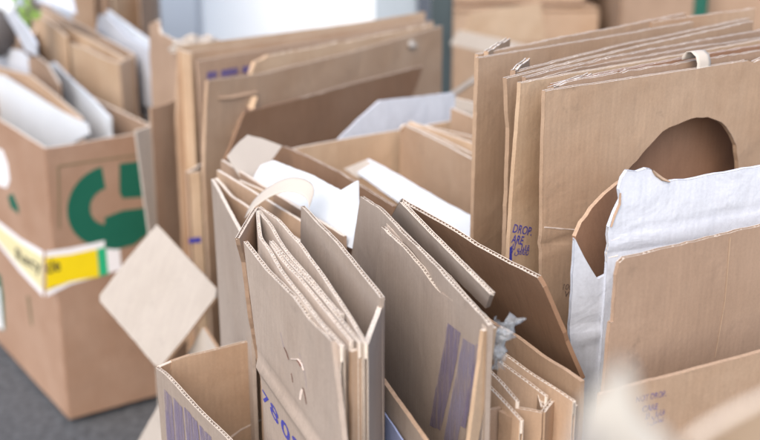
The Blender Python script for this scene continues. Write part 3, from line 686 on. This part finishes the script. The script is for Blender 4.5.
# ================================================================== I: big blurred stack behind
ZI = .76
GI = 'large blurred flattened cartons behind the middle'
t = thing('flattened_carton', 'rearmost large flattened carton of the blurred stack before the white wall', 'flattened carton', (300, 30, ZI), GI)
panel('back_panel', t, (178, 46, ZI), (424, 12, ZI), outline=[(178, 46), (260, 36), (350, 24), (424, 12)], mats=('tan', 'kraft', 'edge'), t=.006, flute={0, 1, 2})
panel('front_panel', t, (178, 50, ZI), (440, 15, ZI), outline=[(176, 120), (178, 50), (190, 52), (260, 41), (350, 30), (424, 17)], mats=('kraft', 'inner', 'edge'), t=.006, flute={2, 3, 4})
panel('folded_end', t, (177, 49, ZI), (191, 53, ZI), mats=('tan', 'kraft', 'edge'))
t = thing('flattened_carton', 'blurred flattened carton with purple printed blocks near its top edge', 'flattened carton', (300, 50, ZI), GI)
I2 = panel('front_panel', t, (197, 60, ZI), (436, 22, ZI), outline=[(197, 61), (260, 50), (350, 36), (432, 21)], mats=('inner', 'kraft', 'edge'), t=.006, flute={0, 1, 2})
for xa, xb in ((206, 216), (220, 237), (241, 254)):
    yy = 72 - (xa - 206) * .16; decal('printed_block', I2, [(xa, yy), (xb, yy - (xb - xa) * .16), (xb, yy + 7 - (xb - xa) * .16), (xa, yy + 7)], 'purple_ink', off=.001)
t = thing('flattened_carton', 'blurred flattened carton with rough pale top edge in the middle of the far stack', 'flattened carton', (350, 45, ZI), GI)
panel('front_panel', t, (252, 62, ZI), (440, 24, ZI), outline=[(250, 72), (254, 62), (270, 55), (350, 40), (432, 24)], mats=('tan', 'kraft', 'edge'), t=.008, flute={2, 3}, jit=.002)
t = thing('flattened_carton', 'front large flattened carton of the blurred stack with torn lower left corner', 'flattened carton', (330, 60, ZI), GI)
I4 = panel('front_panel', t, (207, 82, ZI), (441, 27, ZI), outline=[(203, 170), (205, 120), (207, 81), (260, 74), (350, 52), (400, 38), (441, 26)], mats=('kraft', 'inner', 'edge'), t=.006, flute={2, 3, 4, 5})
nick(I4, [(217, 98), (230, 97), (245, 94), (256, 92)], .003, 'kedge', .003)
nick(I4, [(252, 96), (249, 108), (246, 118), (238, 128), (232, 136)], .008, 'tan', .01)
nick(I4, [(247, 108), (240, 125), (230, 140)], .004, 'slit', .004)
nick(I4, [(406, 46), (410, 44), (413, 45)], .010, 'cream', .006)
t = thing('flattened_carton', 'dark brown flattened flap leaning lowest in front of the blurred far stack', 'flattened carton', (330, 90, ZI), GI)
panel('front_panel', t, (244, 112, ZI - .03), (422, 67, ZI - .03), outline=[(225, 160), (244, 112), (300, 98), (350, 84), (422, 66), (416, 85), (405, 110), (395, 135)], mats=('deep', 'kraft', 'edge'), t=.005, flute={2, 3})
# upright ends below the far stack, left of centre
ends = [((186, 72), (192, 74), 'kraft', .72), ((196, 110), (203, 112), 'tan', .68), ((206, 150), (214, 152), 'tan', .66)]
t = thing('flattened_carton', 'narrow upright folded carton ends with a blue tape mark left of centre', 'flattened carton', (200, 200, .64), GI)
E1 = panel('folded_end', t, (189, 172, .60), (200, 171, .60), mats=('tan', 'kraft', 'edge'), t=.004)
panel('folded_end', t, (203, 176, .60), (211, 175, .60), mats=('tan', 'kraft', 'edge'), t=.004)
panel('folded_end', t, (215, 184, .60), (222, 183, .60), mats=('tan', 'kraft', 'edge'), t=.004)
panel('side_panel', t, (186, 172, .60), (230, 150, .60), mats=('inner', 'kraft', 'edge'), t=.004)
decal('blue_tape', E1, [(188.5, 238), (200.5, 236.5), (200.5, 242), (188.5, 243)], 'blue_ink', off=.001)
t = thing('flattened_carton', 'brown flattened carton standing low between the paper carton and pale flap', 'flattened carton', (228, 300, .5), GI)
panel('front_panel', t, (222, 260, .56), (262, 250, .56), mats=('kraft', 'inner', 'edge'), t=.004)

# ================================================================== G: carton with the pale diamond flap
t = thing('open_carton', 'narrow brown carton with pale cream flap tilted like a diamond beside the green printed carton', 'carton', (165, 150, .64))
panel('side_panel', t, (150, 108, .66), (182, 98, .66), outline=[(157, 225), (150, 108), (165, 104), (179, 98), (184, 130)], mats=('inner', 'kraft', 'kedge'))
panel('narrow_side', t, (135, 131, .63), (151, 126, .63), outline=[(148, 230), (135, 131), (150, 126), (156, 220)], mats=('cream', 'kraft', 'edge'))
G = panel('open_flap', t, (100, 298, None, 1.80), (218, 290, None, 1.66), c=(157, 225, None, 1.80), outline=[(158, 225), (188, 257.5), (217.5, 289), (216.5, 298), (190, 333), (162, 367), (156, 366), (128, 333), (101, 302), (101, 296), (128, 260)], drop=False, mats=('cream', 'kraft', 'kedge'), t=.005, warp=.002)
panel('open_flap', t, (180, 350, None, 1.72), (219, 350, None, 1.63), c=(205, 327, None, 1.66), outline=[(205, 327), (219, 349), (190, 400), (160, 450), (140, 470), (128, 462), (165, 395)], drop=False, mats=('cream', 'kraft', 'kedge'), t=.005)

# ================================================================== H: carton with the green logo
ZH = .57
c0 = (45, 148, ZH); c1 = (160, 130.5, ZH); c2 = (-75, 62, ZH)
t = thing('open_carton', 'large brown carton with green ring logo and yellow label band at the left', 'carton', (45, 148, ZH))
HF = panel('front_panel', t, c0, c1, outline=[(45, 148), (70, 144.5), (100, 139), (135, 133.5), (160, 130)], mats=('green_box', 'inner', 'edge'), t=.005, warp=.0015)
A_, B_ = PT(c0), PT(c1); dirf = (B_ - A_).normalized(); dirs = Vector((-dirf.y, dirf.x, 0))
C_ = A_ + dirs * .62; D_ = B_ + dirs * .62
HS = panel('side_panel', t, C_, A_, mats=('green_box', 'inner', 'edge'), t=.005, warp=.0015, jit=.0008)
panel('back_panel', t, C_, D_, mats=('inner', 'green_box', 'edge'), t=.005)
panel('side_panel', t, D_, B_, mats=('inner', 'green_box', 'edge'), t=.005)
# thin frame line and ring logo
def line(P_, pts, w, mat, name='frame_line'):
    for (a, b_) in zip(pts[:-1], pts[1:]):
        ua, ub = Vector(hit(P_.mw, *a)), Vector(hit(P_.mw, *b_)); d_ = (ub - ua).normalized(); nr = Vector((-d_.y, d_.x)) * w / 2
        decal(name, P_, [ua - nr, ub - nr, ub + nr, ua + nr], mat, uv=True)
line(HF, [(59, 228), (58, 166), (150, 153)], .0035, 'line_ink')
ctr = Vector(hit(HF.mw, 108, 206)); ro = abs(hit(HF.mw, 66, 206)[0] - ctr.x); ri = ro * .45
ex = Vector(hit(HF.mw, 121, 206)).x - ctr.x
arc = []
def ringpt(r, a, sx=1.0): return (ctr.x + r * math.cos(a) * sx, ctr.y + r * 0.98 * math.sin(a))
a0, a1 = math.radians(95), math.radians(282)
arc = [ringpt(ro, a0 + (a1 - a0) * k / 40) for k in range(41)] + [ringpt(ri, a1 - (a1 - a0) * k / 40) for k in range(41)]
decal('green_logo', HF, arc, 'green_ink', uv=True)
decal('green_logo', HF, [(119, 163.5), (146, 160), (151.5, 165), (153, 196), (122, 198), (119, 192)], 'green_ink')
decal('green_logo', HF, [(104, 217), (122, 210), (155, 206), (157, 214), (149, 232), (134, 244), (116, 249), (104, 248)], 'green_ink', off=.0007)
# yellow label band round the corner
decal('label_band', HF, [(45.3, 251), (70, 247.5), (118, 237), (121, 269), (70, 284), (45.8, 296.5)], 'tape_white', off=.0006)
decal('label_print', HF, [(45.3, 257), (70, 254), (96, 248.5), (98.5, 276), (70, 281), (45.7, 290)], 'tape_yellow', off=.0014)
decal('label_print', HF, [(96.3, 248.4), (105, 246.5), (107.5, 273.5), (98.7, 275.9)], 'tape_green', off=.0014)
decal('label_band', HS, [(44.6, 251), (22, 238), (-2, 219), (-2, 241), (22, 272), (44.8, 296.5)], 'tape_white', off=.0006)
decal('label_print', HS, [(44.6, 257), (22, 243), (-2, 224), (-2, 237), (22, 266), (44.8, 290)], 'tape_pale', off=.0014)
text(HF, 'cle', (45.8, 273), (60, 269.5), .026, 'black_ink', off=.0018)
text(HS, 'Recy', (19, 259), (44, 273), .026, 'black_ink', off=.0018)
decal('green_logo', HS, [(9, 196), (14, 193), (20, 208), (20, 214), (12, 207)], 'green_ink')
decal('green_logo', HS, [(-3, 272), (2, 275), (5, 296), (6, 330), (1, 330), (-3, 322)], 'green_ink')
decal('label_band', HS, [(-3, 284), (1, 288), (3.5, 320), (5, 330), (-3, 326)], 'tape_white', off=.0008)
decal('label_band', HS, [(-2, 147), (4, 150), (9, 164), (11, 180), (8, 188), (-2, 184)], 'tape_white', off=.0006)
decal('line_mark', HS, [(28, 295), (31, 297), (34, 325), (32, 325)], 'line_ink')

# things standing in that carton
GH = 'white boards standing in the green printed carton'
def inside(name, label, cat, group, a, b_, outl, mats, t_=.004, z=None, **kw):
    tt = thing(name, label, cat, a, group); panel('sheet', tt, a, b_, outline=outl, mats=mats, t=t_, **kw); return tt
inside('white_board', 'front white board in the green printed carton, curling along its top', 'board', GH, (0, 80, .58), (92, 124, .573),
       [(-20, 100), (-8, 72), (4, 76), (30, 92), (62, 112), (88, 124), (90, 134), (60, 150)], ('paper', 'paper', 'paper'), h=.4, warp=.004)
inside('folded_board', 'brown board strip between two white boards in the green printed carton', 'board', None, (-20, 58, .58), (82, 118, .575),
       [(-20, 58), (0, 67), (30, 75), (52, 92), (82, 118)], ('kraft', 'kraft', 'edge'), h=.4)
inside('white_board', 'narrow white folded board right of the brown strip in the green printed carton', 'board', GH, (46, 63, .585), (112, 118, .578),
       [(45, 74), (48, 64), (54, 62), (72, 80), (92, 98), (111, 118), (111, 130)], ('paper', 'paper', 'paper'), h=.4, t_=.006)
inside('white_board', 'rear white board with blue shading in the green printed carton', 'board', GH, (-10, 46, .60), (36, 62, .60),
       [(-20, 54), (0, 49), (20, 50), (34, 62), (48, 80)], ('white', 'white', 'white'), h=.4)
inside('folded_board', 'short reddish brown board tucked behind the white boards at the left', 'board', None, (10, 44, .60), (60, 84, .60),
       [(24, 60), (38, 56), (48, 64), (60, 84)], ('inner', 'inner', 'edge'), h=.4)
t = thing('flattened_carton', 'two-part pale tan folded carton standing at the back of the green printed carton', 'flattened carton', (80, 45, .645))
panel('front_panel', t, (33, 12, .645), (67, 37, .645), outline=[(40, 90), (33, 12), (50, 22), (67, 36)], mats=('tan', 'kraft', 'edge'))
panel('front_panel', t, (71, 43, .645), (119, 63, .645), outline=[(71, 43), (85, 48), (105, 58), (119, 63)], mats=('tan', 'kraft', 'edge'))
panel('folded_end', t, (119, 63, .645), (134, 55, .645), mats=('kraft', 'kraft', 'edge'))
panel('inner_flap', t, (40, 10, .65), (124, 58, .65), mats=('tan', 'kraft', 'edge'))
panel('back_panel', t, (42, 4, .65), (134, 54, .65), mats=('kraft', 'kraft', 'edge'))
t = thing('white_board', 'white folded board with bluish lower corner behind the pale tan carton', 'board', (140, 50, .72))
panel('front_sheet', t, (100, 16, .67), (178, 66, .67), outline=[(97, 30), (100, 15), (106, 14), (130, 38), (155, 52), (177, 66), (176, 98), (150, 107), (136, 100), (132, 62)], drop=False, mats=('white', 'white', 'white'), t=.006)
panel('back_sheet', t, (108, 10, .68), (160, 48, .68), h=.2, mats=('paper', 'paper', 'paper'), t=.006)
# things beyond
GQ = 'blurred upright cartons at the top left'
for i, (xa, ya, xb, yb, z, mt, lb) in enumerate((
        (70, -18, 92, -20, .68, 'kraft', 'blurred upright carton left of the dark gap at the top'),
        (96, -22, 106, -22, .68, 'inner', 'thin dark blurred carton between two lighter ones at the top'),
        (112, -15, 136, -20, .68, 'tan', 'pale blurred upright carton over the white folded board'),
        (138, -14, 152, -18, .68, 'inner', 'brown blurred carton next to the blue grey panel'),
        (22, 0, 44, -8, .62, 'cream', 'pale blurred carton behind the two-part tan carton'),
        (-6, 38, 30, 44, .60, 'inner', 'small dark brown carton at the left edge behind the white boards'))):
    t = thing('upright_carton', lb, 'carton', (xa, ya, z), GQ)
    panel('front_panel', t, (xa, ya, z), (xb, yb, z), mats=(mt, 'kraft', 'edge'))
    panel('side_panel', t, (xb, yb, z), (xb + 5, yb - 14, z), mats=(mt, 'kraft', 'edge'))
    panel('rear_panel', t, (xa + 5, ya - 12, z), (xb + 5, yb - 14, z), mats=(mt, 'kraft', 'edge'))
t = thing('torn_carton', 'small torn brown carton bits on top behind the white folded board', 'carton', (165, 44, .72))
panel('torn_panel', t, (152, 30, .74), (176, 44, .74), outline=[(150, 60), (150, 24), (158, 20), (162, 34), (172, 38), (182, 46), (186, 70)], mats=('inner', 'kraft', 'edge'), h=.5, jit=.003)
t = thing('crumpled_paper', 'crumpled pale paper at the left end of the far flattened stack', 'paper', (190, 42, .78))
bm = bmesh.new(); bmesh.ops.create_icosphere(bm, subdivisions=4, radius=1)
c0 = TD(196, 46, 2.25)
for v in bm.verts:
    n_ = noise.noise(v.co * 2.2) * .5 + noise.noise(v.co * 6) * .3; v.co = c0 + Vector((v.co.x * .042, v.co.y * .03, v.co.z * .018)) * (1 + n_)
link('paper', bm, 'cream', t)
t = thing('white_bag', 'white paper bag with green print in the top left corner', 'bag', (12, 5, .8))
bm = bmesh.new(); bmesh.ops.create_icosphere(bm, subdivisions=4, radius=1); c0 = TD(6, 2, 2.9)
for v in bm.verts:
    n_ = noise.noise(v.co * 1.6) * .4 + noise.noise(v.co * 5) * .15; v.co = c0 + Vector((v.co.x * .055, v.co.y * .05, v.co.z * .045)) * (1 + n_)
link('bag', bm, 'paper', t)
bm = bmesh.new(); c1_ = TD(24, 12, 2.82)
for k in range(14):
    a = random.uniform(0, 6.28); l = random.uniform(.015, .035); p_ = c1_ + Vector((random.uniform(-.02, .02), random.uniform(-.02, .02), random.uniform(-.02, .02)))
    d_ = Vector((math.cos(a), random.uniform(-.4, .4), math.sin(a))) * l; s_ = Vector((-d_.z, 0, d_.x)) * .3
    bm.faces.new([bm.verts.new(p_), bm.verts.new(p_ + d_ * .5 + s_), bm.verts.new(p_ + d_), bm.verts.new(p_ + d_ * .5 - s_)])
link('green_print', bm, 'leaf', t)
bm = bmesh.new(); bmesh.ops.create_icosphere(bm, subdivisions=3, radius=1); c0 = TD(-4, 26, 2.9)
for v in bm.verts: v.co = c0 + Vector((v.co.x * .05, v.co.y * .05, v.co.z * .075)) * (1 + .1 * noise.noise(v.co * 3))
tag(link('rubbish_sack', bm, 'darkthing', smooth=True), 'dark sack at the left edge below the white bag', 'sack')
t = thing('white_board', 'pale slanted board beyond the tan carton at the top left', 'board', (50, 5, .75))
panel('sheet', t, (8, 12, .73), (36, 44, .73), outline=[(6, 14), (14, 12), (26, 26), (37, 44), (37, 56), (26, 50)], drop=False, mats=('white', 'white', 'white'))
t = thing('white_board', 'white board lying on top between the tan carton and upright cartons', 'board', (60, 0, .75))
panel('sheet', t, (38, 2, .71), (78, 14, .71), c=(60, -6, .74), outline=[(36, 2), (40, -10), (70, -12), (76, 14), (60, 8)], drop=False, mats=('white', 'white', 'white'))

# ================================================================== light
SUN_EL, SUN_AZ = 46, -160           # azimuth: degrees clockwise from +Y (away from camera); sun stands left
sun_d = bpy.data.lights.new('sun', 'SUN'); sun = bpy.data.objects.new('sun', sun_d); COL.objects.link(sun)
sun_d.energy = 1.4; sun_d.angle = math.radians(90); sun_d.color = (1.0, 0.975, 0.935)
az, el = math.radians(SUN_AZ), math.radians(SUN_EL)
dirv = Vector((math.sin(az) * math.cos(el), math.cos(az) * math.cos(el), math.sin(el)))
sun.rotation_euler = dirv.to_track_quat('Z', 'Y').to_euler()
w = bpy.data.worlds.new('World'); sc.world = w; w.use_nodes = True; nt = w.node_tree
sky = nt.nodes.new('ShaderNodeTexSky'); sky.sky_type = 'NISHITA'; sky.sun_disc = False
sky.sun_elevation = el; sky.sun_rotation = az; sky.dust_density = 4.0; sky.air_density = 1.0; sky.ozone_density = .6
bg = nt.nodes['Background']; nt.links.new(sky.outputs[0], bg.inputs[0]); bg.inputs[1].default_value = 0.15
vs = sc.view_settings; vs.view_transform = 'Standard'; vs.look = 'None'; vs.gamma = 1; vs.use_curve_mapping = False; vs.exposure = 0.76
sc.cycles.use_denoising = True
sc.cycles.max_bounces = 10; sc.cycles.diffuse_bounces = 6; sc.cycles.transparent_max_bounces = 16
for o in list(bpy.data.objects):
    if '_mw' in o: del o['_mw']
